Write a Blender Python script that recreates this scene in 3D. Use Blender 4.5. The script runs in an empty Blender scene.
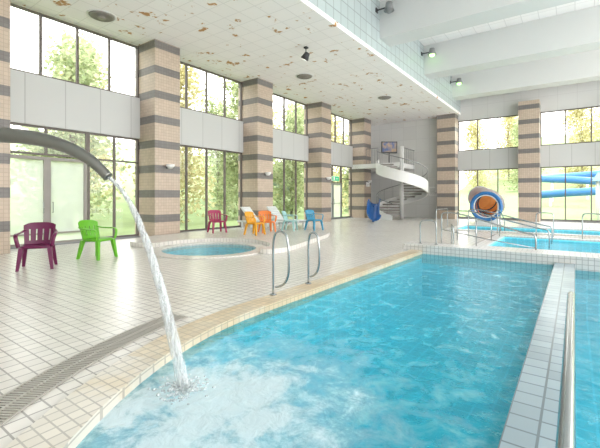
import bpy, bmesh, math, random
from mathutils import Vector, Matrix
random.seed(7)
PI=math.pi
S=bpy.context.scene
C=S.collection
S.view_settings.view_transform='Standard'
S.view_settings.exposure=1.25

# ---------------------------------------------------------------- materials
def newmat(name):
    m=bpy.data.materials.new(name); m.use_nodes=True
    nt=m.node_tree
    return m,nt,nt.nodes,nt.links,nt.nodes['Principled BSDF']
def setp(b,col=None,rough=None,metal=None,spec=None):
    if col is not None: b.inputs['Base Color'].default_value=(*col,1)
    if rough is not None: b.inputs['Roughness'].default_value=rough
    if metal is not None: b.inputs['Metallic'].default_value=metal
    if spec is not None: b.inputs['Specular IOR Level'].default_value=spec
def plain(name,col,rough=.5,metal=0,var=.12,scale=3.0,trans=0):
    m,nt,N,L,b=newmat(name); setp(b,col,rough,metal)
    n=N.new('ShaderNodeTexNoise'); n.inputs['Scale'].default_value=scale; n.inputs['Detail'].default_value=4
    g=N.new('ShaderNodeTexCoord'); L.new(g.outputs['Object'],n.inputs['Vector'])
    r=N.new('ShaderNodeMixRGB'); r.inputs[1].default_value=(*[c*(1-var) for c in col],1); r.inputs[2].default_value=(*[min(1,c*(1+var)) for c in col],1)
    L.new(n.outputs['Fac'],r.inputs[0]); L.new(r.outputs[0],b.inputs['Base Color'])
    if trans:
        t=N.new('ShaderNodeBsdfTranslucent'); L.new(r.outputs[0],t.inputs[0]); mx=N.new('ShaderNodeMixShader'); mx.inputs[0].default_value=trans
        L.new(b.outputs[0],mx.inputs[1]); L.new(t.outputs[0],mx.inputs[2]); L.new(mx.outputs[0],N['Material Output'].inputs[0])
    return m
def mth(N,L,op,a,b=None,v=None):
    n=N.new('ShaderNodeMath'); n.operation=op
    L.new(a,n.inputs[0])
    if b is not None: L.new(b,n.inputs[1])
    elif v is not None: n.inputs[1].default_value=v
    return n.outputs[0]
def planar(N,L):
    """top faces -> (x,y), upright faces -> (x+y, z)"""
    g=N.new('ShaderNodeNewGeometry'); s=N.new('ShaderNodeSeparateXYZ'); L.new(g.outputs['Position'],s.inputs[0])
    sn=N.new('ShaderNodeSeparateXYZ'); L.new(g.outputs['True Normal'],sn.inputs[0])
    nz=mth(N,L,'GREATER_THAN',mth(N,L,'ABSOLUTE',sn.outputs[2]),v=.6)
    a=N.new('ShaderNodeCombineXYZ'); L.new(s.outputs[0],a.inputs[0]); L.new(s.outputs[1],a.inputs[1])
    c=N.new('ShaderNodeCombineXYZ'); L.new(mth(N,L,'ADD',s.outputs[0],s.outputs[1]),c.inputs[0]); L.new(s.outputs[2],c.inputs[1])
    m=N.new('ShaderNodeMix'); m.data_type='VECTOR'
    L.new(nz,m.inputs[0]); L.new(c.outputs[0],m.inputs[4]); L.new(a.outputs[0],m.inputs[5])
    return m.outputs[1],s,g
def tile(name,col,size,h=None,grout=.6,mortar=.008,rough=.3,var=.05,stripe=None,stain=None,offset=0.0,shift=(0,0)):
    m,nt,N,L,b=newmat(name); setp(b,col,rough)
    v,s,g=planar(N,L)
    mp=N.new('ShaderNodeMapping'); mp.inputs['Location'].default_value=(shift[0]+200*size,shift[1]+200*(h or size),0); L.new(v,mp.inputs[0])
    k=N.new('ShaderNodeTexBrick'); k.offset=offset; k.squash=1; k.inputs['Scale'].default_value=1
    k.inputs['Brick Width'].default_value=size; k.inputs['Row Height'].default_value=h or size
    k.inputs['Mortar Size'].default_value=mortar; k.inputs['Mortar Smooth'].default_value=.1
    k.inputs['Color1'].default_value=(1,1,1,1); k.inputs['Color2'].default_value=(1-var*2,)*3+(1,); k.inputs['Mortar'].default_value=(grout,)*3+(1,)
    L.new(mp.outputs[0],k.inputs['Vector'])
    base=N.new('ShaderNodeRGB'); base.outputs[0].default_value=(*col,1); out=base.outputs[0]
    if stripe:
        c2,period,width,ph=stripe
        mo=mth(N,L,'MODULO',mth(N,L,'ADD',s.outputs[2],v=ph),v=period)
        f=mth(N,L,'LESS_THAN',mo,v=width)
        x=N.new('ShaderNodeMixRGB'); L.new(f,x.inputs[0]); L.new(out,x.inputs[1]); x.inputs[2].default_value=(*c2,1); out=x.outputs[0]
    if stain:
        c2,lo,hi,sc=stain
        n=N.new('ShaderNodeTexNoise'); n.inputs['Scale'].default_value=sc; n.inputs['Detail'].default_value=5; n.inputs['Roughness'].default_value=.6
        L.new(g.outputs['Position'],n.inputs['Vector'])
        r=N.new('ShaderNodeMapRange'); r.inputs[1].default_value=lo; r.inputs[2].default_value=hi; L.new(n.outputs['Fac'],r.inputs[0])
        x=N.new('ShaderNodeMixRGB'); L.new(r.outputs[0],x.inputs[0]); L.new(out,x.inputs[1]); x.inputs[2].default_value=(*c2,1); out=x.outputs[0]
    mu=N.new('ShaderNodeMixRGB'); mu.blend_type='MULTIPLY'; mu.inputs[0].default_value=1
    L.new(out,mu.inputs[1]); L.new(k.outputs['Color'],mu.inputs[2]); L.new(mu.outputs[0],b.inputs['Base Color'])
    bp=N.new('ShaderNodeBump'); bp.inputs['Strength'].default_value=.15; bp.inputs['Distance'].default_value=.01; bp.invert=True
    L.new(k.outputs['Fac'],bp.inputs['Height']); L.new(bp.outputs[0],b.inputs['Normal'])
    return m

M={}
M['floor']=tile('floor_tiles',(.74,.715,.67),.135,grout=.50,mortar=.007,rough=.26,var=.04,stain=((.67,.64,.575),.5,.8,.5))
M['coping']=tile('coping_tiles',(.66,.53,.35),.09,grout=.62,mortar=.006,rough=.35,var=.08,stain=((.70,.63,.50),.45,.6,.9))
M['palecoping']=tile('pale_coping_tiles',(.70,.66,.58),.09,grout=.60,mortar=.006,rough=.3,var=.05,stain=((.66,.58,.44),.5,.62,1.5))
M['curb']=tile('curb_tiles',(.70,.69,.67),.1,grout=.55,mortar=.006,rough=.3,var=.04)
M['divider']=tile('divider_tiles',(.34,.44,.49),.175,.175,grout=.45,mortar=.008,rough=.25,var=.10)
M['basin']=tile('basin_tiles',(.24,.82,.94),.2,grout=1.15,mortar=.014,rough=.4,var=.07)
M['column']=tile('column_tiles',(.55,.445,.355),.1,.1,grout=.75,mortar=.007,rough=.45,var=.06,stripe=((.20,.185,.178),.84,.26,.30))
M['ceiling']=tile('ceiling_panels',(.97,.94,.93),.6,grout=.84,mortar=.012,rough=.8,var=.015,stain=((.52,.28,.11),.625,.66,2.3))
M['highceiling']=tile('high_ceiling',(.93,.91,.90),.6,grout=.8,mortar=.014,rough=.8,var=.02)
M['fascia']=tile('fascia_tiles',(.47,.54,.545),.45,grout=.60,mortar=.018,rough=.35,var=.04)
M['spandrel']=tile('spandrel_panel',(.54,.55,.545),1.03,3.0,grout=.7,mortar=.014,rough=.5,var=.02)
M['beam']=plain('beam_paint',(.66,.675,.67),.6,var=.03,scale=.6)
M['wall']=tile('wall_panel',(.68,.68,.67),.9,.9,grout=.85,mortar=.01,rough=.5,var=.02)
M['frame']=plain('window_bronze',(.12,.10,.09),.45)
M['steelframe']=plain('door_steel',(.25,.23,.21),.4)
M['steel']=plain('stainless',(.38,.41,.42),.2,1.0,var=.05)
M['pipe']=plain('brushed_pipe',(.24,.24,.225),.38,1.0,var=.02)
M['white']=plain('white_paint',(.82,.82,.81),.4,var=.03)
M['dark']=plain('dark_metal',(.04,.04,.045),.5)
M['grate']=plain('grate_plastic',(.42,.40,.36),.5,var=.1)
M['gratedark']=plain('grate_channel',(.02,.02,.02),.8)
M['grey']=plain('grey_plastic',(.24,.25,.25),.5)
M['blue']=plain('slide_blue',(.02,.12,.38),.25,var=.08)
M['skyblue']=plain('slide_sky_blue',(.03,.16,.40),.35,var=.08)
M['fibreblue']=plain('slide_fibreglass',(.75,.85,.95),.3,var=.05,trans=.7)
M['orange_in']=plain('slide_orange',(.85,.36,.12),.35,var=.2,scale=5,trans=.45)
M['lawn']=plain('lawn',(.24,.32,.13),.9,var=.3,scale=.8)
M['bark']=plain('bark',(.28,.24,.18),.9,var=.3,scale=6)
def leafmat(n,a,b_):
    m,nt,N,L,b=newmat(n); setp(b,a,.6)
    g=N.new('ShaderNodeNewGeometry'); r=N.new('ShaderNodeMixRGB'); r.inputs[1].default_value=(*a,1); r.inputs[2].default_value=(*b_,1)
    L.new(g.outputs['Random Per Island'],r.inputs[0]); L.new(r.outputs[0],b.inputs['Base Color'])
    t=N.new('ShaderNodeBsdfTranslucent'); L.new(r.outputs[0],t.inputs[0])
    mx=N.new('ShaderNodeMixShader'); mx.inputs[0].default_value=.5; L.new(b.outputs[0],mx.inputs[1]); L.new(t.outputs[0],mx.inputs[2])
    L.new(mx.outputs[0],N['Material Output'].inputs[0]); return m
M['leaf']=leafmat('leaves_green',(.28,.35,.17),(.60,.64,.38))
M['leafy']=leafmat('leaves_yellow',(.48,.44,.20),(.74,.70,.44))
def glassmat(n,tint,fac,rough=.02,frost=None):
    m,nt,N,L,b=newmat(n); setp(b,(.9,.95,.95),rough)
    t=N.new('ShaderNodeBsdfTransparent'); t.inputs[0].default_value=(*tint,1)
    mx=N.new('ShaderNodeMixShader'); mx.inputs[0].default_value=fac
    if frost:
        n2=N.new('ShaderNodeBsdfTranslucent'); n2.inputs[0].default_value=(*frost,1)
        L.new(t.outputs[0],mx.inputs[1]); L.new(n2.outputs[0],mx.inputs[2])
    else:
        gl=N.new('ShaderNodeBsdfGlossy'); gl.inputs['Roughness'].default_value=rough
        L.new(t.outputs[0],mx.inputs[1]); L.new(gl.outputs[0],mx.inputs[2])
    L.new(mx.outputs[0],N['Material Output'].inputs[0]); return m
M['glass']=glassmat('window_glass',(.97,.98,.97),.05)
M['frost']=glassmat('frosted_glass',(.97,.98,.98),.55,frost=(.92,.95,.96))

def watermat(name,foam=None,dark=1.0,pale=0.0):
    m,nt,N,L,b=newmat(name); setp(b,(.1,.5,.7),.04); b.inputs['IOR'].default_value=1.4
    g=N.new('ShaderNodeNewGeometry')
    n=N.new('ShaderNodeTexNoise'); n.inputs['Scale'].default_value=4.6; n.inputs['Detail'].default_value=7; n.inputs['Roughness'].default_value=.66; n.inputs['Distortion'].default_value=.5
    L.new(g.outputs['Position'],n.inputs['Vector'])
    cr=N.new('ShaderNodeValToRGB'); e=cr.color_ramp.elements
    P_=lambda c:tuple((x*(1-pale)+.6*pale)*dark for x in c)+(1,)
    e[0].position=.34; e[0].color=P_((.008,.30,.46))
    e[1].position=.70; e[1].color=P_((.30,.72,.80))
    x=e.new(.52); x.color=P_((.035,.43,.58))
    L.new(n.outputs['Fac'],cr.inputs[0]); out=cr.outputs[0]
    fac=None
    if foam:
        s=N.new('ShaderNodeVectorMath'); s.operation='DISTANCE'; L.new(g.outputs['Position'],s.inputs[0]); s.inputs[1].default_value=(*foam,-.06)
        mr=N.new('ShaderNodeMapRange'); mr.inputs[1].default_value=.1; mr.inputs[2].default_value=2.0; mr.inputs[3].default_value=.44; mr.inputs[4].default_value=-.16; L.new(s.outputs['Value'],mr.inputs[0])
        n3=N.new('ShaderNodeTexNoise'); n3.inputs['Scale'].default_value=3.4; n3.inputs['Detail'].default_value=9; n3.inputs['Roughness'].default_value=.72; n3.inputs['Distortion'].default_value=.3
        L.new(g.outputs['Position'],n3.inputs['Vector'])
        a=mth(N,L,'ADD',n3.outputs['Fac'],mr.outputs[0])
        r2=N.new('ShaderNodeMapRange'); r2.inputs[1].default_value=.46; r2.inputs[2].default_value=.84; r2.inputs[4].default_value=.92; L.new(a,r2.inputs[0])
        mx=N.new('ShaderNodeMixRGB'); L.new(r2.outputs[0],mx.inputs[0]); L.new(out,mx.inputs[1]); mx.inputs[2].default_value=(.62,.74,.78,1); out=mx.outputs[0]
        fac=r2.outputs[0]
    L.new(out,b.inputs['Base Color'])
    n2=N.new('ShaderNodeTexNoise'); n2.inputs['Scale'].default_value=7; n2.inputs['Detail'].default_value=4; n2.inputs['Distortion'].default_value=.5
    L.new(g.outputs['Position'],n2.inputs['Vector'])
    bp=N.new('ShaderNodeBump'); bp.inputs['Strength'].default_value=.6; bp.inputs['Distance'].default_value=.04
    L.new(n2.outputs['Fac'],bp.inputs['Height']); L.new(bp.outputs[0],b.inputs['Normal'])
    t=N.new('ShaderNodeBsdfTransparent'); t.inputs[0].default_value=(.50,.94,1,1)
    ms=N.new('ShaderNodeMixShader'); ms.inputs[0].default_value=.5; L.new(t.outputs[0],ms.inputs[1]); L.new(b.outputs[0],ms.inputs[2])
    if fac is not None:
        mm=N.new('ShaderNodeMath'); mm.operation='MAXIMUM'; mm.inputs[1].default_value=.5; L.new(fac,mm.inputs[0]); L.new(mm.outputs[0],ms.inputs[0])
    L.new(ms.outputs[0],N['Material Output'].inputs[0]); return m
M['water']=watermat('pool_water_surface',foam=(-2.05,1.80))
M['water2']=watermat('pool_water_plain')
M['water3']=watermat('lane_water',dark=.7)
M['spawater']=watermat('spa_water',pale=.35)
def jetmat(n_,lo,hi,col):
    m,nt,N,L,b=newmat(n_); setp(b,col,.06)
    t=N.new('ShaderNodeBsdfTransparent'); ms=N.new('ShaderNodeMixShader')
    n=N.new('ShaderNodeTexNoise'); n.inputs['Scale'].default_value=26; n.inputs['Detail'].default_value=4; n.inputs['Roughness'].default_value=.6
    g=N.new('ShaderNodeNewGeometry'); mp=N.new('ShaderNodeMapping'); mp.inputs['Scale'].default_value=(2.2,2.2,.22); L.new(g.outputs['Position'],mp.inputs[0]); L.new(mp.outputs[0],n.inputs['Vector'])
    r=N.new('ShaderNodeMapRange'); r.inputs[1].default_value=.38; r.inputs[2].default_value=.62; r.inputs[3].default_value=lo; r.inputs[4].default_value=hi; L.new(n.outputs['Fac'],r.inputs[0])
    L.new(r.outputs[0],ms.inputs[0]); L.new(t.outputs[0],ms.inputs[1]); L.new(b.outputs[0],ms.inputs[2]); L.new(ms.outputs[0],N['Material Output'].inputs[0])
    return m
M['jet']=jetmat('falling_water',.08,.52,(.78,.82,.83))
M['foam']=jetmat('foam',.3,.6,(.72,.80,.82))
def emis(n,col,st):
    m,nt,N,L,b=newmat(n); setp(b,col,.4); b.inputs['Emission Color'].default_value=(*col,1); b.inputs['Emission Strength'].default_value=st; return m
M['lampglow']=emis('lamp_bulb',(1,.93,.78),1.4)
M['spotglow']=emis('spot_glow',(.45,1,.25),2.0)
def screenmat():
    m,nt,N,L,b=newmat('screen_picture')
    n=N.new('ShaderNodeTexNoise'); n.inputs['Scale'].default_value=3; g=N.new('ShaderNodeTexCoord'); L.new(g.outputs['Object'],n.inputs['Vector'])
    cr=N.new('ShaderNodeValToRGB'); e=cr.color_ramp.elements; e[0].position=.4; e[0].color=(.06,.10,.22,1); e[1].position=.65; e[1].color=(.35,.24,.14,1)
    L.new(n.outputs['Fac'],cr.inputs[0]); L.new(cr.outputs[0],b.inputs['Base Color']); L.new(cr.outputs[0],b.inputs['Emission Color']); b.inputs['Emission Strength'].default_value=.12
    return m
M['screen']=screenmat()

# ---------------------------------------------------------------- helpers
def bx(bm,x0,x1,y0,y1,z0,z1,rot=None,loc=(0,0,0)):
    vs=[Vector((x,y,z)) for x in (x0,x1) for y in (y0,y1) for z in (z0,z1)]
    if rot: vs=[rot@v for v in vs]
    v=[bm.verts.new(p+Vector(loc)) for p in vs]
    for f in ((0,1,3,2),(4,6,7,5),(0,4,5,1),(2,3,7,6),(0,2,6,4),(1,5,7,3)): bm.faces.new([v[i] for i in f])
def sweep(bm,pts,r,n=10,sx=1,sz=1,closed=False,cap=True,up=(0,0,1)):
    pts=[Vector(p) for p in pts]; k=len(pts); rings=[]
    if not isinstance(r,(list,tuple)): r=[r]*k
    upv=Vector(up); prev=None
    for i,p in enumerate(pts):
        if closed: t=(pts[(i+1)%k]-pts[i-1])
        else: t=(pts[min(i+1,k-1)]-pts[max(i-1,0)])
        t.normalize()
        if prev is None:
            a=upv.cross(t)
            if a.length<.05: a=Vector((0,1,0)).cross(t)
        else:
            a=prev-t*prev.dot(t)
        a.normalize(); prev=a; b=t.cross(a)
        rings.append([bm.verts.new(p+a*math.cos(2*PI*j/n)*r[i]*sx+b*math.sin(2*PI*j/n)*r[i]*sz) for j in range(n)])
    for i in range(k if closed else k-1):
        A=rings[i];B=rings[(i+1)%k]
        for j in range(n): 
            f=bm.faces.new((A[j],A[(j+1)%n],B[(j+1)%n],B[j])); f.smooth=True
    if cap and not closed:
        bm.faces.new(rings[0][::-1]); bm.faces.new(rings[-1])
def smooth(pts,sub=6):
    pts=[Vector(p) for p in pts]; out=[]
    for i in range(len(pts)-1):
        p0=pts[max(i-1,0)];p1=pts[i];p2=pts[i+1];p3=pts[min(i+2,len(pts)-1)]
        for j in range(sub):
            t=j/sub; out.append(.5*((2*p1)+(p2-p0)*t+(2*p0-5*p1+4*p2-p3)*t*t+(3*p1-p0-3*p2+p3)*t**3))
    out.append(pts[-1]); return out
def prism(bm,out,z0,z1):
    a=[bm.verts.new((p[0],p[1],z0)) for p in out]; b=[bm.verts.new((p[0],p[1],z1)) for p in out]; n=len(out)
    bm.faces.new(a[::-1]); bm.faces.new(b)
    for i in range(n): bm.faces.new((a[i],a[(i+1)%n],b[(i+1)%n],b[i]))
def lathe(bm,prof,n=20,c=(0,0)):
    rings=[[bm.verts.new((c[0]+r*math.cos(2*PI*j/n),c[1]+r*math.sin(2*PI*j/n),z)) for j in range(n)] for r,z in prof]
    for i in range(len(prof)-1):
        for j in range(n):
            f=bm.faces.new((rings[i][j],rings[i][(j+1)%n],rings[i+1][(j+1)%n],rings[i+1][j])); f.smooth=True
    return rings
def obj(name,bm,mat,parent=None,fix=True):
    if fix: bmesh.ops.recalc_face_normals(bm,faces=bm.faces)
    me=bpy.data.meshes.new(name); bm.to_mesh(me); bm.free()
    if isinstance(mat,str): mat=M[mat]
    me.materials.append(mat)
    o=bpy.data.objects.new(name,me); C.objects.link(o)
    if parent: o.parent=parent
    return o
def thing(name,label,cat,loc=(0,0,0),rz=0,group=None):
    o=bpy.data.objects.new(name,None); C.objects.link(o); o.location=loc; o.rotation_euler=(0,0,rz)
    o.empty_display_size=.2
    o['label']=label; o['category']=cat
    if group:o['group']=group
    return o
def tag(o,label,cat,group=None,kind=None):
    o['label']=label;o['category']=cat
    if group:o['group']=group
    if kind:o['kind']=kind
    return o
def struct(name,bm,mat,parent=None):
    o=obj(name,bm,mat,parent)
    if not parent: o['kind']='structure'
    return o
B=bmesh.new

# ---------------------------------------------------------------- camera (level, shifted lens)
F=380.0; HC=1.4; yaw=math.atan(275/380)
cam=bpy.data.cameras.new('camera'); co=bpy.data.objects.new('camera',cam); C.objects.link(co); S.camera=co
co.location=(0,0,HC); co.rotation_euler=(PI/2,0,yaw); cam.lens=F/600*36; cam.sensor_width=36; cam.shift_y=-27/600; cam.clip_start=.02; cam.clip_end=400

# ---------------------------------------------------------------- world
w=bpy.data.worlds.new('sky'); S.world=w; w.use_nodes=True; N=w.node_tree.nodes; L=w.node_tree.links
bg=N['Background']
tc=N.new('ShaderNodeTexCoord'); sp=N.new('ShaderNodeSeparateXYZ'); L.new(tc.outputs['Generated'],sp.inputs[0])
cr=N.new('ShaderNodeValToRGB'); e=cr.color_ramp.elements
e[0].position=0.0; e[0].color=(1,.97,.94,1); e[1].position=.8; e[1].color=(.92,.94,1,1)
L.new(sp.outputs[2],cr.inputs[0]); L.new(cr.outputs[0],bg.inputs[0]); bg.inputs[1].default_value=2.5
l=bpy.data.lights.new('sun','SUN'); l.energy=.6; l.angle=.3; l.color=(1,.96,.88); o=bpy.data.objects.new('sun',l); C.objects.link(o)
o.rotation_euler=(math.radians(38),0,math.radians(150))

# ---------------------------------------------------------------- shell
WX=-12.4; CX=-11.4; FY=26.0; CF=25.2; ZL=6.7; ZH=8.8; XF=-6.0
RC=(.95,3.5); R0=4.15
def pool_outline(off,y1=9.8,n=48):
    p=[(-3.2-off,y1)]
    for i in range(n+1):
        a=PI+PI*i/n; p.append((RC[0]+(R0+off)*math.cos(a),RC[1]+(R0+off)*math.sin(a)))
    p.append((5.1+off,y1)); return p
SP=(-7.86,6.78); SR=1.25
circ=lambda c,r,n=40:[(c[0]+r*math.cos(2*PI*i/n),c[1]+r*math.sin(2*PI*i/n)) for i in range(n)]
rect=lambda a,b,c,d:[(a,c),(b,c),(b,d),(a,d)]
P2=rect(-2.0,4.8,11.6,15.0); P3=rect(-4.2,4.8,17.0,19.6)
def filled(bm,loops,z):
    es=[]
    for lp in loops:
        v=[bm.verts.new((p[0],p[1],z)) for p in lp]
        for i in range(len(v)): es.append(bm.edges.new((v[i],v[(i+1)%len(v)])))
    bmesh.ops.triangle_fill(bm,edges=es,use_beauty=True,normal=(0,0,1))
bm=B(); filled(bm,[rect(WX-.2,11,-5,FY+.3),pool_outline(0),P2,P3,circ(SP,SR)],0); o=struct('floor',bm,'floor')
def basin(lp,depth,z1=0):
    bm=B(); v=[bm.verts.new((p[0],p[1],z1)) for p in lp]; b=[bm.verts.new((p[0],p[1],-depth)) for p in lp]; n=len(lp)
    for i in range(n): bm.faces.new((v[i],v[(i+1)%n],b[(i+1)%n],b[i]))
    bm.faces.new(b)
    return struct('pool_basin',bm,'basin')
basin(pool_outline(0),1.15); basin(P2,1.1); basin(P3,1.0); basin(circ(SP,SR),.7)

def strip(bm,a,b,z0,z1):
    n=len(a)
    A=[bm.verts.new((*p,z1)) for p in a];Bv=[bm.verts.new((*p,z1)) for p in b]
    A0=[bm.verts.new((*p,z0)) for p in a];B0=[bm.verts.new((*p,z0)) for p in b]
    for i in range(n-1):
        bm.faces.new((A[i],A[i+1],Bv[i+1],Bv[i])); bm.faces.new((A0[i],A0[i+1],A[i+1],A[i])); bm.faces.new((B0[i],B0[i+1],Bv[i+1],Bv[i]))
    bm.faces.new((A[0],Bv[0],B0[0],A0[0])); bm.faces.new((A[-1],Bv[-1],B0[-1],A0[-1]))
KS=8
bm=B(); strip(bm,pool_outline(-.02)[:KS],pool_outline(.30)[:KS],-.15,.02); struct('trim_1',bm,'coping')
bm=B(); strip(bm,pool_outline(-.02)[KS-1:],pool_outline(.30)[KS-1:],-.15,.02); struct('trim_20',bm,'palecoping')
# gutter grating
G0,G1=.50,.76
def gp(off,n=90):
    a0,a1=PI+.15,PI*1.5+.25
    return [(RC[0]+(R0+off)*math.cos(a0+(a1-a0)*i/n),RC[1]+(R0+off)*math.sin(a0+(a1-a0)*i/n)) for i in range(n+1)]
bm=B(); strip(bm,gp(G0),gp(G1),.001,.004)
dg=obj('drain_channel',bm,'gratedark')
bm=B()
def walk(p,step):
    out=[];d=0;nxt=0
    for i in range(len(p)-1):
        a=Vector(p[i]);b=Vector(p[i+1]);l=(b-a).length
        while nxt<=d+l:
            out.append((a+(b-a)*(nxt-d)/l,(b-a).normalized())); nxt+=step
        d+=l
    return out
GM=(G0+G1)/2
for p,t in walk(gp(GM),.03):
    nrm=Vector((-t.y,t.x)); h=.0078; hw=(G1-G0)/2-.01
    q=[p+nrm*hw+t*h,p+nrm*hw-t*h,p-nrm*hw-t*h,p-nrm*hw+t*h]; prism(bm,q,.004,.012)
for off in (G0,GM,G1): strip(bm,gp(off-.008),gp(off+.008),.004,.013)
o=obj('grate_bars',bm,'grate')
t=thing('drain_grating','curved slotted gutter grating sunk in the tiles around the main pool','drain grating',(0,0,0))
dg.parent=t; o.parent=t

bm=B(); bx(bm,-.35,0,-.25,9.8,-1.15,.0); struct('trim_2',bm,'divider')
bm=B(); bx(bm,-3.7,5.5,9.8,10.4,0.002,.16); bx(bm,-3.2,4.8,9.78,9.8,-.3,.16); struct('trim_3',bm,'curb')
for lp in (P2,P3):
    x0,x1,y0,y1=lp[0][0],lp[1][0],lp[0][1],lp[2][1]
    bm=B()
    bx(bm,x0-.3,x1,y0-.3,y0,.001,.05); bx(bm,x0-.3,x1,y1,y1+.3,.001,.05); bx(bm,x0-.3,x0,y0,y1,.001,.05); struct('trim_4',bm,'curb')

# waters
def water(lp,z,mat,label):
    bm=B(); filled(bm,[lp],z); o=obj('pool_water',bm,mat); tag(o,label,'pool water',kind='stuff'); return o
full=pool_outline(0,9.78)
def clip(lp,xc,left=True):
    a=math.acos((xc-RC[0])/R0)
    ys=RC[1]-R0*math.sin(a)
    if left:
        p=[q for q in lp if q[0]<xc-.01]; return p+[(xc,ys),(xc,9.78)]
    p=[q for q in lp if q[0]>xc+.01]; return [(xc,9.78),(xc,ys)]+p
water(clip(full,-.35),-.06,'water','turquoise rippled water of the main pool under the falling jet')
water(clip(full,0.0,False),-.12,'water3','darker water of the narrow lane right of the tiled divider wall')
water(P2,-.05,'water2','blue water of the second pool beyond the raised tiled curb')
water(P3,-.05,'water2','blue water of the farthest pool in front of the slide mouth')
water(circ(SP,SR-.002),-.02,'spawater','pale water in the small round spa by the left windows')

# spa curb and the raised platform that wraps its far side
bm=B(); strip(bm,circ(SP,SR-.03)+[circ(SP,SR-.03)[0]],circ(SP,SR+.3)+[circ(SP,SR+.3)[0]],-.1,.03); struct('trim_5',bm,'floor')
out=[]
for i in range(25):
    a=math.radians(200-(200-8)*i/24); out.append((SP[0]+1.6*math.cos(a),SP[1]+1.6*math.sin(a)))
rest=smooth([(*out[-1],0),(-6.0,7.15,0),(-5.95,7.8,0),(-6.4,9.4,0),(-7.1,11.6,0),(-8.4,13.2,0),(-10,13.9,0),(-11.35,14.0,0)],5)[1:]
out+= [(p.x,p.y) for p in rest]
out+=[(-11.35,8.6),(-11.3,7.5)]
out+=[(p.x,p.y) for p in smooth([(-11.3,7.5,0),(-11.0,6.6,0),(-10.3,5.95,0),(-9.7,5.95,0),(*out[0],0)],5)[1:-1]]
PZ=.13
bm=B(); filled(bm,[out],PZ)
v=[bm.verts.new((p[0],p[1],0.001)) for p in out]; u=[bm.verts.new((p[0],p[1],PZ)) for p in out]
for i in range(len(out)): bm.faces.new((v[i],v[(i+1)%len(out)],u[(i+1)%len(out)],u[i]))
struct('floor_platform',bm,'floor')

# pillars along left wall
colY=[(2.44,3.44),(7.46,8.46),(12.55,13.6),(17.8,18.82),(23.1,24.1)]
for a,b in colY:
    bm=B(); bx(bm,WX-.2,CX,a,b,0,ZL); struct('pillar',bm,'column')
colX=[(-7.26,-6.14),(-2.66,-1.62),(1.9,2.95),(6.45,7.5)]
for a,b in colX:
    bm=B(); bx(bm,a,b,CF,FY+.2,0,6.9); struct('pillar',bm,'column')
wn=[0]
def window(axis,c,a,b,z0,z1,nm,trans=(),mat='frame',fw=.055,d=.1,name=None,pane='glass'):
    wn[0]+=1
    bm=B()
    def box(a0,a1,q0,q1,dd=d):
        if axis=='x': bx(bm,c-dd/2,c+dd/2,a0,a1,q0,q1)
        else: bx(bm,a0,a1,c-dd/2,c+dd/2,q0,q1)
    box(a,b,z0,z0+fw); box(a,b,z1-fw,z1)
    for i in range(nm+1):
        x=a+(b-a-fw)*i/nm; box(x,x+fw,z0+fw,z1-fw)
    for z in trans:
        for i in range(nm):
            x=a+(b-a-fw)*i/nm+fw; x2=a+(b-a-fw)*(i+1)/nm; box(x,x2,z-.025,z+.025,d*.8)
    o=struct(name or 'window_%d'%wn[0],bm,mat)
    bm=B()
    def q(a0,a1,q0,q1):
        if axis=='x': v=[(c,a0,q0),(c,a1,q0),(c,a1,q1),(c,a0,q1)]
        else: v=[(a0,c,q0),(a1,c,q0),(a1,c,q1),(a0,c,q1)]
        bm.faces.new([bm.verts.new(p) for p in v])
    q(a+.02,b-.02,z0+.02,z1-.02)
    p=obj('pane',bm,pane,o); return o
bays=[(-2.0,2.44),(3.44,7.46),(8.46,12.55),(13.6,17.8),(18.82,23.1)]
tn=6
for i,(a,b) in enumerate(bays):
    window('x',WX,a,b,4.84,ZL-.05,4)
    bm=B(); bx(bm,WX-.1,WX+.12,a,b,3.43,4.84); struct('trim_%d'%tn,bm,'spandrel'); tn+=1
    if i==1:
        window('x',WX,5.75,b,.05,3.43,2,(2.6,)); window('x',WX,a,5.75,2.6,3.43,2)
        for (p,q) in ((3.5,4.6),(4.6,5.7)):
            o=window('x',WX+.05,p,q,.02,2.55,1,(.35,),mat='steelframe',fw=.09,d=.1,name='door_1' if p<4 else 'door_2',pane='frost')
            y=q-.12 if p<4 else p+.12
            bm=B(); sweep(bm,[(WX+.12,y,.95),(WX+.17,y,.95),(WX+.17,y,1.25),(WX+.12,y,1.25)],.012,8); obj('door_handle',bm,'steel',o)
    elif i==4:
        window('x',WX,a,19.5,.05,3.43,1,(2.6,)); window('x',WX,21.7,b,.05,3.43,1,(2.6,)); window('x',WX,19.5,21.7,2.3,3.43,2)
        for k,(p,q) in enumerate(((19.5,20.6),(20.6,21.7))):
            o=window('x',WX+.02,p,q,.02,2.28,1,(1.0,),mat='grey',fw=.1,d=.08,name='door_%d'%(3+k),pane='frost')
            y=q-.1 if k==0 else p+.1
            bm=B(); sweep(bm,[(WX+.06,y,.95),(WX+.12,y,.95),(WX+.12,y,1.25),(WX+.06,y,1.25)],.012,8); obj('door_handle',bm,'steel',o)
    else: window('x',WX,a,b,.05,3.43,4)
    bm=B(); bx(bm,WX-.05,WX+.15,a,b,0,.05); struct('baseboard_left',bm,'grey')
bm=B(); bx(bm,WX-.2,WX,24.1,FY+.2,0,ZL); struct('wall_left',bm,'wall')
bm=B(); bx(bm,WX-.2,WX,-5,-2.0,0,ZL); struct('wall_left_near',bm,'wall')
bm=B(); bx(bm,WX-.2,11,-5.2,-5,0,ZH); struct('wall_back_light_block',bm,'white')  # unseen back wall, added to cut the light flooding the near deck
bm=B(); bx(bm,WX-.2,-7.26,FY,FY+.2,0,ZL); struct('wall_far',bm,'wall')
bm=B(); bx(bm,XF-.2,11,FY,FY+.2,6.3,ZH); struct('wall_far_upper',bm,'wall')
fb=[(-6.14,-2.66),(-1.62,1.9),(2.95,6.45),(7.5,11)]
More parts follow.
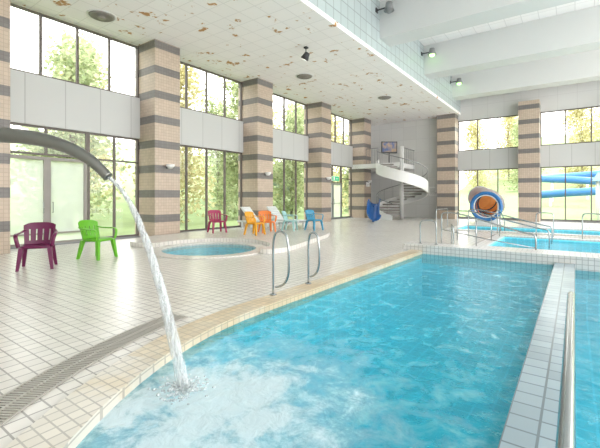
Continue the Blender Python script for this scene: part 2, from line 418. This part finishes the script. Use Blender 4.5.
for a,b in fb:
    window('y',FY,a,b,4.35,6.3,3); window('y',FY,a,b,.08,3.13,3)
    bm=B(); bx(bm,a,b,FY-.1,FY+.1,3.13,4.35); struct('trim_%d'%tn,bm,'spandrel'); tn+=1
    bm=B(); bx(bm,a,b,FY-.12,FY+.1,0,.08); struct('baseboard_far',bm,'grey')
bm=B(); bx(bm,WX-.3,XF,-5,FY+.2,ZL,ZL+.15); struct('ceiling',bm,'ceiling')
bm=B(); bx(bm,XF-.15,XF,-5,FY+.2,ZL+.15,ZH); struct('wall_fascia',bm,'fascia')
bm=B(); bx(bm,XF,11,-5,FY+.2,ZH,ZH+.15); struct('ceiling_high',bm,'highceiling')
for a in (3.0,8.2,13.45,18.65,23.9):
    bm=B(); bx(bm,XF,11,a,a+.95,7.4,ZH); struct('ceiling_beam',bm,'beam')
for i,(x,y) in enumerate([(-11.2,5.6),(-9.6,13.6),(-8.2,19.0)]):
    t=thing('ceiling_vent','round white ceiling diffuser '+['nearest, above the green chair','in the middle of the low ceiling','farthest along the low ceiling'][i],'ceiling vent',(x,y,ZL),0,'round diffusers in the low ceiling')
    bm=B(); rr=lathe(bm,[(.34,-.002),(.34,-.03),(.28,-.06),(.24,-.03),(.2,-.07),(.15,-.04),(.12,-.08),(.02,-.09)],28); bm.faces.new(rr[-1]); obj('diffuser',bm,'steelframe',t)
    bm=B(); rr=lathe(bm,[(.40,-.001),(.40,-.015),(.345,-.015),(.345,-.001)],28); obj('rim',bm,'white',t)

# ---------------------------------------------------------------- water spout
out_d=Vector((-.865,-.502,0)); land=Vector((-2.42,1.83,0))
P=lambda s,z:(land+out_d*s)+Vector((0,0,z))
base=Vector(P(2.9,0))
t=thing('water_spout','curved steel gooseneck pipe arching in over the pool edge','water spout',base)
pts=smooth([P(2.9,0),P(2.9,.7),P(2.88,1.25),P(2.72,1.62),P(2.4,1.84),P(2.0,1.92),P(1.53,1.90),P(1.2,1.862),P(.95,1.79),P(.76,1.69),P(.61,1.556)],10)
n=len(pts); rr=[.062-.026*max(0,(i/n-.6)/.4) for i in range(n)]
bm=B(); sweep(bm,[p-base for p in pts],rr,28); obj('pipe',bm,'pipe',t)
bm=B(); lathe(bm,[(0.01,.003),(.15,.003),(.15,.02),(.09,.03),(.075,.06)],24); obj('base_flange',bm,'pipe',t)
bm=B()
for k in range(4):
    dx,dy=[(.9,.5),(-.9,-.5),(.2,-.5),(-.3,.6)][k]
    pp=[];r=[]
    for i in range(60):
        f=i/59; s=.605*(1-f); z=1.548-.318*f-1.29*f*f
        q=.006+.022*f**1.5
        wob=.004*f*math.sin(f*21+k*1.7)+.003*f*math.sin(f*47+k)
        pp.append(P(s,z)+Vector((dx*q+wob,dy*q-wob*.5,0))); r.append((.011+.013*f)*(1+.10*f*math.sin(f*37+k*2.1)))
    sweep(bm,pp,r,12)
o=obj('water_jet',bm,'jet'); tag(o,'white stream of water falling from the steel spout into the pool','water jet',kind='stuff')
bm=B()
for i in range(300):
    r=abs(random.gauss(0,.10)); a=random.uniform(0,2*PI); c=Vector((land.x+r*math.cos(a),land.y+r*math.sin(a),-.058+max(0,random.gauss(.0,.02)*(1-r*2))))
    if math.hypot(c.x-RC[0],c.y-RC[1])>R0-.1: continue
    bmesh.ops.create_icosphere(bm,subdivisions=1,radius=random.uniform(.008,.02),matrix=Matrix.Translation(c)@Matrix.Diagonal((1,1,.5,1)))
o=obj('splash',bm,'foam'); tag(o,'white foam splash where the jet hits the pool surface','splash',kind='stuff')

# ---------------------------------------------------------------- pool grab rails
def grab(x,y,h,wd,label):
    t=thing('grab_rail',label,'handrail',(x,y,.02),0,'hooped grab rails at the pool edge')
    k=wd/.34
    pts=smooth([(0,0,0),(0,0,.4),(0,0,h-.2),(.05*k,0,h-.04),(.17*k,0,h),(.29*k,0,h-.05),(.34*k,0,h-.2),(.35*k,0,.5),(.34*k,0,.32),(.27*k,0,.2),(.16*k,0,.14),(.06*k,0,.12)],6)
    bm=B(); sweep(bm,pts,.0165,12,up=(0,1,0)); obj('rail',bm,'steel',t)
    bm=B(); lathe(bm,[(0.005,0),(.05,0),(.05,.012),(.02,.02)],16); obj('floor_flange',bm,'steel',t)
grab(-3.45,4.12,.90,.27,'nearer and wider of the two steel hoop grab rails on the beige pool coping')
grab(-3.44,4.98,.82,.2,'farther and narrower of the two steel hoop grab rails on the beige pool coping')
t=thing('divider_rail','low thick steel handrail running along the tiled divider wall','handrail',(-.03,.5,0))
bm=B(); sweep(bm,smooth([(0,-.3,0),(0,-.3,.30),(0,-.2,.38),(0,0,.4),(0,2,.4),(0,4.0,.4),(0,4.3,.39),(0,4.42,.30),(0,4.42,0)],6),.034,14,up=(1,0,0)); obj('rail',bm,'steel',t)
for y in (1.6,3.1):
    bm=B(); bx(bm,-.012,.012,y-.012,y+.012,0,.39); obj('post',bm,'steel',t)

HG='steel handrails around the far pools'
def hoop(x,y,rz,w,h,label,z=0):
    t=thing('pool_handrail',label,'handrail',(x,y,z),rz,HG)
    bm=B(); sweep(bm,smooth([(0,0,0),(0,0,h*.5),(0,0,h-.12),(.04,0,h-.02),(.14,0,h),(w-.14,0,h),(w-.04,0,h-.02),(w,0,h-.12),(w,0,h*.5),(w,0,0)],4),.018,10,up=(0,1,0)); obj('rail',bm,'steel',t)
    for q in (0,w):
        bm=B(); lathe(bm,[(0.01,.002),(.045,.002),(.045,.014),(.02,.02)],12,c=(q,0)); obj('floor_flange',bm,'steel',t)
    return t
def slope(x,y,rz,w,h,drop,label,z=0,mid=False):
    t=thing('pool_handrail',label,'handrail',(x,y,z),rz,HG)
    bm=B(); sweep(bm,smooth([(0,0,0),(0,0,h-.15),(.03,0,h-.03),(.15,0,h),(.6,0,h-.05),(w-.3,0,h-drop),(w-.08,0,h-drop-.04),(w,0,h-drop-.15),(w,0,-.1)],4),.019,10,up=(0,1,0)); obj('rail',bm,'steel',t)
    if mid:
        bm=B(); sweep(bm,[(.0,0,h*.5),(w*.5,0,h*.5-drop*.45),(w,0,h*.5-drop*.8)],.013,8); obj('middle_rail',bm,'steel',t)
    bm=B(); sweep(bm,[(w*.4,0,0),(w*.4,0,h-drop*.42)],.015,8); obj('post',bm,'steel',t)
    return t
hoop(-3.35,10.1,0,.42,.62,'steel hoop handrail at the left end of the raised tiled curb',.16)
hoop(-2.6,10.5,PI/2+.3,.9,.62,'steel hoop handrail second from the left end of the raised curb',.0)
slope(-3.1,11.2,0,2.3,.95,.45,'long sloping steel handrail with a middle bar nearest to the raised curb',mid=True)
slope(-3.1,13.0,0,2.5,.95,.45,'long plain sloping steel handrail, middle one of the three behind the curb')
slope(-3.1,14.6,0,2.5,.95,.45,'long plain sloping steel handrail, farthest of the three behind the curb')
hoop(-1.1,15.6,0,.5,.85,'small steel hoop rail on the deck between the second and far pools')
hoop(.2,15.7,0,.5,.85,'small steel hoop rail nearest the right edge between the far pools')
hoop(-4.9,16.9,PI/2,1.8,.85,'long steel hoop rail beside the far pool left of the slide mouth')
slope(-2.4,16.2,PI/2,1.8,.9,.35,'steel rail leading into the far pool right of the slide mouth')

# ---------------------------------------------------------------- chairs
def chairmat(n,c): return plain('plastic_'+n,c,.35,var=.05)
def chair(x,y,z,rz,mat,label,group=None,s=1.0):
    t=thing('plastic_armchair',label,'chair',(x,y,z),rz,group); t.scale=(s,s,s)
    bm=B()
    def se(a,rx,ry):
        c,s_=math.cos(a),math.sin(a); return (rx*abs(c)**.5*(1 if c>=0 else -1), ry*abs(s_)**.5*(1 if s_>=0 else -1))
    n=28; rings=[]
    for sc,zz in ((.9,.385),(1,.39),(1.03,.42),(1.0,.44),(.9,.437),(.5,.42),(.05,.415)):
        rings.append([bm.verts.new((*se(2*PI*j/n+.01,.25*sc,.235*sc),zz)) for j in range(n)])
    for i in range(len(rings)-1):
        for j in range(n):
            f=bm.faces.new((rings[i][j],rings[i][(j+1)%n],rings[i+1][(j+1)%n],rings[i+1][j])); f.smooth=True
    bm.faces.new(rings[-1]); bm.faces.new(rings[0][::-1]); obj('seat',bm,mat,t)
    bm=B()
    def bp(u,z):
        lean=.20+(z-.43)*.28; return Vector((u*(.235+.03*(z-.43)/.4), lean+.055*(1-u*u)-.03, z))
    def patch(u0,u1,z0f,z1f,nn=6,th=.018):
        fr=[];bk=[]
        for i in range(nn+1):
            u=u0+(u1-u0)*i/nn
            for zf in (z0f,z1f):
                z=zf(u) if callable(zf) else zf
                p=bp(u,z); fr.append(bm.verts.new(p)); bk.append(bm.verts.new(p+Vector((0,th,0))))
        for i in range(nn):
            a,b,c,d=2*i,2*i+1,2*i+3,2*i+2
            bm.faces.new((fr[a],fr[b],fr[c],fr[d])); bm.faces.new((bk[d],bk[c],bk[b],bk[a]))
            bm.faces.new((fr[b],bk[b],bk[c],fr[c])); bm.faces.new((fr[d],bk[d],bk[a],fr[a]))
        bm.faces.new((fr[0],bk[0],bk[1],fr[1])); bm.faces.new((fr[-1],bk[-1],bk[-2],fr[-2]))
    top=lambda u:.84-.05*u*u*u*u
    patch(-1,1,.71,top,10); patch(-1,1,.43,.50,10)
    for k in range(5):
        u=-.86+k*.43; patch(max(-1,u-.17),min(1,u+.17),.495,.715,2,.016)
    obj('backrest',bm,mat,t)
    for sx in (-1,1):
        bm=B(); pp=smooth([(sx*.235,.27,.70),(sx*.275,.18,.665),(sx*.30,.0,.655),(sx*.305,-.16,.65),(sx*.295,-.225,.61),(sx*.275,-.235,.52),(sx*.255,-.22,.42)],5)
        sweep(bm,pp,[.03]*len(pp),8,sx=1.1,sz=.5,up=(0,0,1)); obj('armrest',bm,mat,t)
        for sy in (-1,1):
            bm=B(); tx,ty=sx*.215,sy*.195; ex,ey=sx*.265,(-.255 if sy<0 else .29)
            r0,r1=.038,.024
            a=[bm.verts.new((tx+i*r0,ty+j*r0,.41)) for i,j in ((-1,-1),(1,-1),(1,1),(-1,1))]
            b=[bm.verts.new((ex+i*r1,ey+j*r1,0)) for i,j in ((-1,-1),(1,-1),(1,1),(-1,1))]
            bm.faces.new(a); bm.faces.new(b[::-1])
            for i in range(4): bm.faces.new((a[i],a[(i+1)%4],b[(i+1)%4],b[i]))
            obj('leg',bm,mat,t)
    return t
purple=chairmat('purple',(.12,.006,.055)); green=chairmat('green',(.12,.42,.015)); mag=chairmat('magenta',(.32,.01,.08))
orange=chairmat('orange',(.68,.17,.01)); amber=chairmat('amber',(.72,.34,.012)); whitep=chairmat('white',(.72,.76,.76)); blue=chairmat('blue',(.02,.24,.40)); mint=chairmat('mint',(.34,.58,.58))
R=math.radians
chair(-8.6,3.04,0,R(62),purple,'dark purple plastic armchair nearest the left edge on the tiled floor',s=1.05)
chair(-8.87,4.35,0,R(110),green,'lime green plastic armchair on the tiled floor beside the purple one',s=1.03)
chair(-10.4,9.3,PZ,R(70),mag,'magenta red plastic armchair standing near the windows behind the round spa',s=.95)
chair(-8.75,9.5,PZ,R(95),amber,'yellow orange plastic armchair on the raised platform beside the darker orange one',s=.92)
chair(-8.95,10.35,PZ,R(60),orange,'bright orange plastic armchair on the raised platform beside the yellower one',s=.92)
chair(-8.75,11.45,PZ,R(110),mint,'pale mint plastic armchair in front of the white loungers',s=.88)
chair(-8.15,12.2,PZ,R(80),blue,'blue plastic armchair at the far end of the raised platform',s=.92)
def lounger(x,y,rz,label):
    t=thing('sun_lounger',label,'sun lounger',(x,y,PZ),rz,'white loungers on the platform')
    for sx in (-1,1):
        bm=B(); bx(bm,sx*.30-.025,sx*.30+.025,-.95,.95,.26,.33); obj('side_rail',bm,whitep,t)
        for yy in (-.75,.7):
            bm=B(); bx(bm,sx*.30-.03,sx*.30+.03,yy-.035,yy+.035,0,.26); obj('leg',bm,whitep,t)
    bm=B()
    for k in range(11): bx(bm,-.275,.275,-.93+k*.11,-.93+k*.11+.09,.29,.32)
    obj('seat_slats',bm,whitep,t)
    bm=B(); rt=Matrix.Rotation(R(48),3,'X')
    for k in range(7): bx(bm,-.26,.26,k*.105,k*.105+.085,0,.025,rot=rt,loc=(0,.3,.32))
    for sx in (-1,1): bx(bm,sx*.26-.02,sx*.26+.02,0,.74,-.03,0,rot=rt,loc=(0,.3,.32))
    obj('backrest',bm,whitep,t)
lounger(-10.2,11.4,R(95),'white plastic reclining lounger nearer to the magenta chair')
lounger(-9.9,12.6,R(88),'white plastic reclining lounger farther along, behind the blue chair')

# ---------------------------------------------------------------- wall lamps, signs, spots
nm=['first pillar from the left, nearest the green chair','second striped pillar behind the orange chairs','third striped pillar beyond the platform','fourth striped pillar beside the stairs']
for i,(a,b) in enumerate(colY[1:]):
    t=thing('wall_lamp','small bowl wall lamp on the '+nm[i],'wall lamp',(CX,(a+b)/2,2.45),0,'bowl lamps on the striped pillars')
    bm=B(); lathe(bm,[(0.0,-.08),(.07,-.07),(.13,0),(.15,.07),(.14,.07),(.12,0)],16,c=(.15,0)); sh=obj('shade',bm,'white',t)
    bm=B(); bx(bm,0.001,.05,-.06,.06,-.08,.05); obj('bracket',bm,'steel',t)
    bm=B(); bmesh.ops.create_uvsphere(bm,u_segments=10,v_segments=8,radius=.05,matrix=Matrix.Translation((.15,0,.03))); obj('bulb',bm,'lampglow',sh)
t=thing('exit_sign','green emergency exit sign with white pictogram above the far left doors','sign',(WX+.25,20.6,2.55))
bm=B(); bx(bm,-.05,0,-.42,.42,-.15,.15); obj('housing',bm,'white',t)
bm=B(); bx(bm,0,.008,-.40,.40,-.13,.13); fc=obj('face',bm,emis('sign_face',(.02,.45,.20),.3),t)
bm=B(); bx(bm,.0085,.012,-.28,-.10,-.10,.10); obj('door_pictogram',bm,'white',fc)
bm=B(); v=[bm.verts.new((.012,p,q)) for p,q in ((.30,.02),(.12,.02),(.12,.07),(.02,0),(.12,-.07),(.12,-.02),(.30,-.02))]; bm.faces.new(v); obj('arrow_pictogram',bm,'white',fc)
bm=B(); bx(bm,-.2,-.05,-.03,.03,-.02,.02); obj('bracket',bm,'dark',t)
def notice(name,loc,rz,w_,h_,label,mats,rows):
    t=thing(name,label,'sign',loc,rz)
    bm=B(); bx(bm,-w_/2,w_/2,-.02,0,0,h_); bd=obj('board',bm,mats,t)
    for r in range(rows):
        bm=B(); bx(bm,-w_*.38,w_*.38*random.uniform(.4,1),-.024,-.0201,h_*(.15+.7*r/rows),h_*(.15+.7*r/rows)+h_*.05); obj('printed_line',bm,'grey',bd)
notice('notice_board',(-7.72,26.0,1.5),0,.6,.6,'white notice sheet on the wall right of the spiral stair','white',5)
notice('pillar_plate',(CX,23.6,2.1),PI/2,.5,.3,'small white plate mounted on the pillar beside the spiral stair','white',2)
def spot(loc,label,glow='dark'):
    t=thing('spotlight',label,'spotlight',loc,0,'spotlights under the ceilings')
    rot=Matrix.Rotation(R(35),3,'Y')
    bm=B(); bx(bm,-.012,.012,-.012,.012,.0,.27); obj('arm',bm,'dark',t)
    bm=B(); bx(bm,-.06,.06,-.06,.06,.27,.32); obj('ceiling_plate',bm,'dark',t)
    bm=B(); lathe(bm,[(0,.14),(.09,.13),(.11,.02),(.15,-.12),(.13,-.12),(.0,-.02)],18)
    bmesh.ops.rotate(bm,verts=bm.verts,cent=(0,0,0),matrix=rot); hs=obj('housing',bm,'dark',t)
    bm=B(); bmesh.ops.create_uvsphere(bm,u_segments=12,v_segments=8,radius=.09,matrix=Matrix.Translation(rot@Vector((0,0,-.06)))); obj('bulb',bm,glow,hs)
spot((-7.7,11.0,6.38),'dark spotlight hanging alone from the stained low ceiling','lampglow')
def fspot(y,z,label,g):
    t=thing('spotlight',label,'spotlight',(XF,y,z),0,'spotlights on the tiled fascia')
    bm=B(); bx(bm,0.001,.03,-.08,.08,-.08,.08); obj('wall_plate',bm,'dark',t)
    bm=B(); bx(bm,.03,.45,-.02,.02,-.02,.02); obj('arm',bm,'dark',t)
    bm=B(); lathe(bm,[(0,.17),(.12,.15),(.14,.02),(.19,-.15),(.165,-.15),(.0,-.02)],18,c=(.5,0)); hs=obj('housing',bm,'grey',t)
    bm=B(); bmesh.ops.create_uvsphere(bm,u_segments=12,v_segments=8,radius=.13,matrix=Matrix.Translation((.5,0,-.12))); obj('bulb',bm,g,hs)
fspot(13.15,8.35,'dark spotlight on the fascia in front of the nearest visible beam','grey')
fspot(18.3,8.3,'spotlight with greenish glow on the fascia before the middle beam','spotglow')
fspot(23.5,8.2,'spotlight with greenish glow on the fascia before the farthest beam','spotglow')

# ---------------------------------------------------------------- spiral stair
t=thing('spiral_staircase','white curved spiral staircase with steel railings in the far corner','staircase',(-8.9,23.3,0))
RO=1.52; ZT=3.6; A0=R(180); TOT=R(450)
bm=B(); sweep(bm,[(0,0,0),(0,0,4.6)],.13,24); obj('central_pole',bm,'wall',t)
def hel(f,r,dz=0): a=A0+TOT*f; return Vector((r*math.cos(a),r*math.sin(a),ZT*(1-f)+dz))
def band(r,z0,z1,th,n=72):
    bm=B(); prev=None
    for i in range(n+1):
        f=i/n; a=A0+TOT*f; zz=ZT*(1-f)
        ring=[bm.verts.new((rr_*math.cos(a),rr_*math.sin(a),max(0.0,zz+z))) for rr_,z in ((r,z0),(r+th,z0),(r+th,z1),(r,z1))]
        if prev:
            for k in range(4): bm.faces.new((prev[k],prev[(k+1)%4],ring[(k+1)%4],ring[k]))
        else: bm.faces.new(ring)
        prev=ring
    bm.faces.new(prev); return bm
obj('outer_stringer',band(RO,-.42,.26,.08),'white',t)
ns=21
for i in range(ns):
    f0=i/ns; f1=(i+1.1)/ns; bm=B(); z=ZT*(1-(i+.5)/ns)
    a0=A0+TOT*f0;a1=A0+TOT*f1
    o4=[(.12*math.cos(a0),.12*math.sin(a0)),(RO*math.cos(a0),RO*math.sin(a0)),(RO*math.cos((a0+a1)/2),RO*math.sin((a0+a1)/2)),(RO*math.cos(a1),RO*math.sin(a1)),(.12*math.cos(a1),.12*math.sin(a1))]
    prism(bm,o4,z-.08,z); obj('step',bm,'steelframe',t)
bm=B(); sweep(bm,[hel(i/60,RO+.04,1.0) for i in range(61)],.025,8); hr=obj('handrail',bm,'grey',t)
for i in range(18):
    p=hel((i+.5)/18,RO+.04,.24); bm=B(); sweep(bm,[p,p+Vector((0,0,.76))],.011,6); obj('baluster',bm,'grey',hr)
bm=B(); bx(bm,-3.45,-.1,-.2,2.65,ZT-.3,ZT); obj('landing',bm,'white',t)
bm=B(); sweep(bm,[(-2.4,-.15,ZT+1),(-1.5,-.15,ZT+1)],.024,8); h1=obj('front_handrail',bm,'grey',t)
bm=B(); sweep(bm,[(-.1,.2,ZT+1),(-.1,2.6,ZT+1)],.024,8); h2=obj('side_handrail',bm,'grey',t)
for i in range(8):
    bm=B(); p=Vector((-.12,.2+i*.33,ZT)); sweep(bm,[p,p+Vector((0,0,1))],.011,6); obj('baluster',bm,'grey',h2)
for i in range(5):
    bm=B(); p=Vector((-2.38+i*.2,-.15,ZT)); sweep(bm,[p,p+Vector((0,0,1))],.011,6); obj('baluster',bm,'grey',h1)
t=thing('television','dark framed television standing on a short pole on the stair landing','television',(-9.85,23.6,3.6),R(38))
bm=B(); bx(bm,-.52,.52,0,.14,.68,1.44); cs=obj('casing',bm,'dark',t)
bm=B(); bx(bm,-.46,.46,-.01,-.001,.75,1.37); obj('screen',bm,'screen',cs)
bm=B(); sweep(bm,[(0,.07,.02),(0,.07,.68)],.035,10); obj('pole',bm,'dark',t)
bm=B(); bx(bm,-.25,.25,-.12,.26,.0,.02); obj('foot_plate',bm,'dark',t)
# blue chute
t=thing('blue_chute','deep blue open slide trough standing in front of the spiral staircase foot','slide',(-9.75,19.75,0))
bm=B(); pa=smooth([(-.1,1.6,1.3),(.1,1.0,1.15),(.3,.5,.75),(.5,.1,.46),(.75,-.2,.40)],5)
prev=None
for i,p in enumerate(pa):
    tt=(pa[min(i+1,len(pa)-1)]-pa[max(i-1,0)]).normalized(); sd=Vector((0,0,1)).cross(tt).normalized(); up=tt.cross(sd)
    row=[bm.verts.new(p+sd*.36*math.cos(a)+up*(-.34*math.sin(a))) for a in [PI*k/10 for k in range(11)]]
    if prev:
        for k in range(10): f=bm.faces.new((prev[k],prev[k+1],row[k+1],row[k])); f.smooth=True
    prev=row
o=obj('trough',bm,'blue',t); md=o.modifiers.new('s','SOLIDIFY'); md.thickness=.04
for p in ((.08,1.05,.85),(.5,.1,.14)):
    bm=B(); bx(bm,p[0]-.05,p[0]+.05,p[1]-.05,p[1]+.05,0,p[2]); obj('support',bm,'blue',t)

# ---------------------------------------------------------------- slide mouth
t=thing('tube_slide','round blue rimmed tube slide mouth with orange lining opening over the far pool','water slide',(-3.45,19.95,0))
RT=.64
pa=smooth([(0,0,.95),(.02,.7,.97),(-.02,1.4,1.02),(-.2,2.2,1.12),(-.55,3.0,1.25),(-1.0,3.7,1.4)],5)
def tube(bm,pa,r,n=28,cap=False):
    prev=None
    for i,p in enumerate(pa):
        tt=(pa[min(i+1,len(pa)-1)]-pa[max(i-1,0)]).normalized(); sd=Vector((0,0,1)).cross(tt).normalized(); up=tt.cross(sd)
        row=[bm.verts.new(p+sd*r*math.cos(2*PI*k/n)+up*r*math.sin(2*PI*k/n)) for k in range(n)]
        if prev:
            for k in range(n): f=bm.faces.new((prev[k],prev[(k+1)%n],row[(k+1)%n],row[k])); f.smooth=True
        prev=row
    if cap: bm.faces.new(prev)
bm=B(); tube(bm,pa,RT,cap=True); obj('tube',bm,'fibreblue',t)
bm=B(); tube(bm,pa[:-1],RT-.03,cap=True); il=obj('inner_lining',bm,'orange_in',t)
bm=B()
ring=[(RT*math.cos(2*PI*k/36),0,.95+RT*math.sin(2*PI*k/36)) for k in range(36)]
sweep(bm,ring,.085,10,closed=True,up=(0,1,0)); obj('mouth_ring',bm,'skyblue',t)
bm=B()
ring=[((RT-.11)*math.cos(2*PI*k/36),-.02,.95+(RT-.11)*math.sin(2*PI*k/36)) for k in range(36)]
sweep(bm,ring,.025,8,closed=True,up=(0,1,0)); obj('inner_rim',bm,'white',t)
for q in (4,8,12,16,20):
    bm=B(); p=pa[q]; tt=(pa[q+1]-pa[q-1]).normalized(); sd=Vector((0,0,1)).cross(tt).normalized(); up=tt.cross(sd)
    sweep(bm,[p+sd*(RT-.045)*math.cos(2*PI*k/30)+up*(RT-.045)*math.sin(2*PI*k/30) for k in range(30)],.035,6,closed=True); obj('joint_band',bm,'skyblue',il)
bm=B(); bx(bm,-.5,.5,0.05,.3,0,.36); obj('support',bm,'white',t)
bm=B(); bx(bm,-.5,.2,1.8,2.0,0,.46); obj('support',bm,'white',t)

# ---------------------------------------------------------------- outside
def terrain(bm,x0,x1,y0,y1,fn,n=20):
    g=[[bm.verts.new((x0+(x1-x0)*i/n,y0+(y1-y0)*j/n,fn(x0+(x1-x0)*i/n,y0+(y1-y0)*j/n))) for j in range(n+1)] for i in range(n+1)]
    for i in range(n):
        for j in range(n): f=bm.faces.new((g[i][j],g[i+1][j],g[i+1][j+1],g[i][j+1])); f.smooth=True
lz=lambda x:-.12+max(0,(-20-x))*.22
sz_=lambda y:-.12+max(0,(y-30))*.10+max(0,(y-55))*.15
bm=B(); terrain(bm,-70,WX-.25,-40,110,lambda x,y:lz(x)); struct('ground_lawn',bm,'lawn')
bm=B(); terrain(bm,WX-.25,90,FY+.35,110,lambda x,y:sz_(y),40); struct('ground_slope',bm,'lawn')
def crown(seed,mat,h=10.5,nl=6500):
    rnd=random.Random(seed); bm=B()
    blobs=[]
    for k in range(22):
        z=(.08+.87*k/21)*h; rad=(1.35 if z<h*.75 else 1.0)*rnd.uniform(.8,1.1); a=rnd.uniform(0,2*PI); rr_=rnd.uniform(.4,1.7)*(1.1-z/h*.7)
        blobs.append((rr_*math.cos(a),rr_*math.sin(a),z,rad))
    for i in range(nl):
        b=blobs[rnd.randrange(len(blobs))]
        d=Vector((rnd.gauss(0,1),rnd.gauss(0,1),rnd.gauss(0,1))).normalized()*b[3]*rnd.uniform(.45,1.15)
        c=Vector(b[:3])+d; s=rnd.uniform(.07,.15)
        q=Matrix.Rotation(rnd.uniform(0,6.28),3,'Z')@Matrix.Rotation(rnd.uniform(0,3.14),3,'X')
        if c.z<.1: continue
        bm.faces.new([bm.verts.new(c+q@Vector(v)*s) for v in ((-1,-.5,0),(0,-.9,.1),(1,0,0),(0,.9,.1))])
    me=bpy.data.meshes.new('crown'); bm.to_mesh(me); bm.free(); me.materials.append(M[mat])
    bm=B(); sweep(bm,[(0,0,-.3),(.1,0,h*.3),(0,.15,h*.6),(.05,.1,h*.9)],[.14,.11,.07,.03],8)
    for b in blobs:
        z0=b[2]*.65; sweep(bm,[(.05,.08,z0),((b[0])*.6,(b[1])*.6,z0+(b[2]-z0)*.6),b[:3]],[.045,.03,.012],6)
    bmesh.ops.recalc_face_normals(bm,faces=bm.faces)
    m2=bpy.data.meshes.new('trunk'); bm.to_mesh(m2); bm.free(); m2.materials.append(M['bark'])
    return me,m2
K=[crown(1,'leaf'),crown(2,'leafy'),crown(3,'leaf',9.0)]
def tree(k,x,y,z,s,rz,label,group):
    t=thing('tree',label,'tree',(x,y,z),rz,group); t.scale=(s,s,s)
    for n_,me in (('crown',K[k][0]),('trunk',K[k][1])):
        o=bpy.data.objects.new(n_,me); C.objects.link(o); o.parent=t
tl=[(-18.4,-3),(-18.2,2.4),(-18.5,7.8),(-18.2,13.2),(-18.5,18.6),(-18.2,24),(-18.5,29.4),(-24,0),(-24,5.4),(-24,10.8),(-24,16.2),(-24,21.6),(-24,27),(-24,32.4),(-18.5,35)]
for i,(x,y) in enumerate(tl):
    k=(1,0,2)[i%3]
    tree(k,x,y,lz(x),random.uniform(.93,1.0),random.uniform(0,6),['leafy green tree growing close outside the left window wall','yellowing tree growing outside the left window wall','lower green tree growing outside the left window wall'][k],'%s trees outside the left windows'%['tall green','yellowing','lower green'][k])
for i,(x,y) in enumerate([(-16,52),(-10.3,53),(-4.8,52),(.6,54),(6.2,52),(12,53),(-22,50),(-7.5,60),(3.4,61)]):
    k=i%2
    tree(k,x,y,sz_(y),random.uniform(.85,1.0),random.uniform(0,6),['green tree on the grassy slope beyond the far windows','yellowing tree on the grassy slope beyond the far windows'][k],'%s trees on the far slope'%['green','yellowing'][k])
t=thing('outdoor_slide','deep blue outdoor water slide winding low across the lawn beyond the far windows','water slide',(1.0,38,0.4))
pa=smooth([(-4.2,0,1.1),(-2.0,-.5,1.3),(.8,-.3,1.5),(3.0,.3,1.8),(4.6,1.6,2.0),(3.6,3.0,2.15),(1.0,3.2,2.3),(-1.2,2.8,2.5),(-3.6,3.6,2.7),(-1.5,5.0,2.9),(1.5,5.2,3.1),(5,5.4,3.3)],8)
bm=B(); tube(bm,pa,.32,18); obj('tube',bm,'skyblue',t)
for q in (6,18,30,44,60,76):
    p=pa[q]; bm=B(); sweep(bm,[(p.x,p.y,-.6),(p.x,p.y,p.z-.28)],.09,8); obj('post',bm,'white',t)
t=thing('blue_shelter','outdoor shelter with a blue roof beside the outdoor slide','shelter',(3.2,31.5,0))
bm=B()
pr=[(-2.3,-1.3,2.42),(2.5,-1.3,2.42),(2.5,1.3,2.42),(-2.3,1.3,2.42),(-2.0,0,3.0),(2.2,0,3.0)]
v=[bm.verts.new(p) for p in pr]
for f in ((0,1,5,4),(2,3,4,5),(0,4,3),(1,2,5),(3,2,1,0)): bm.faces.new([v[i] for i in f])
obj('roof',bm,'skyblue',t)
for x in (-2,2.2):
    for y in (-1.05,1.05):
        bm=B(); sweep(bm,[(x,y,-.1),(x,y,2.43)],.06,8); obj('post',bm,'white',t)
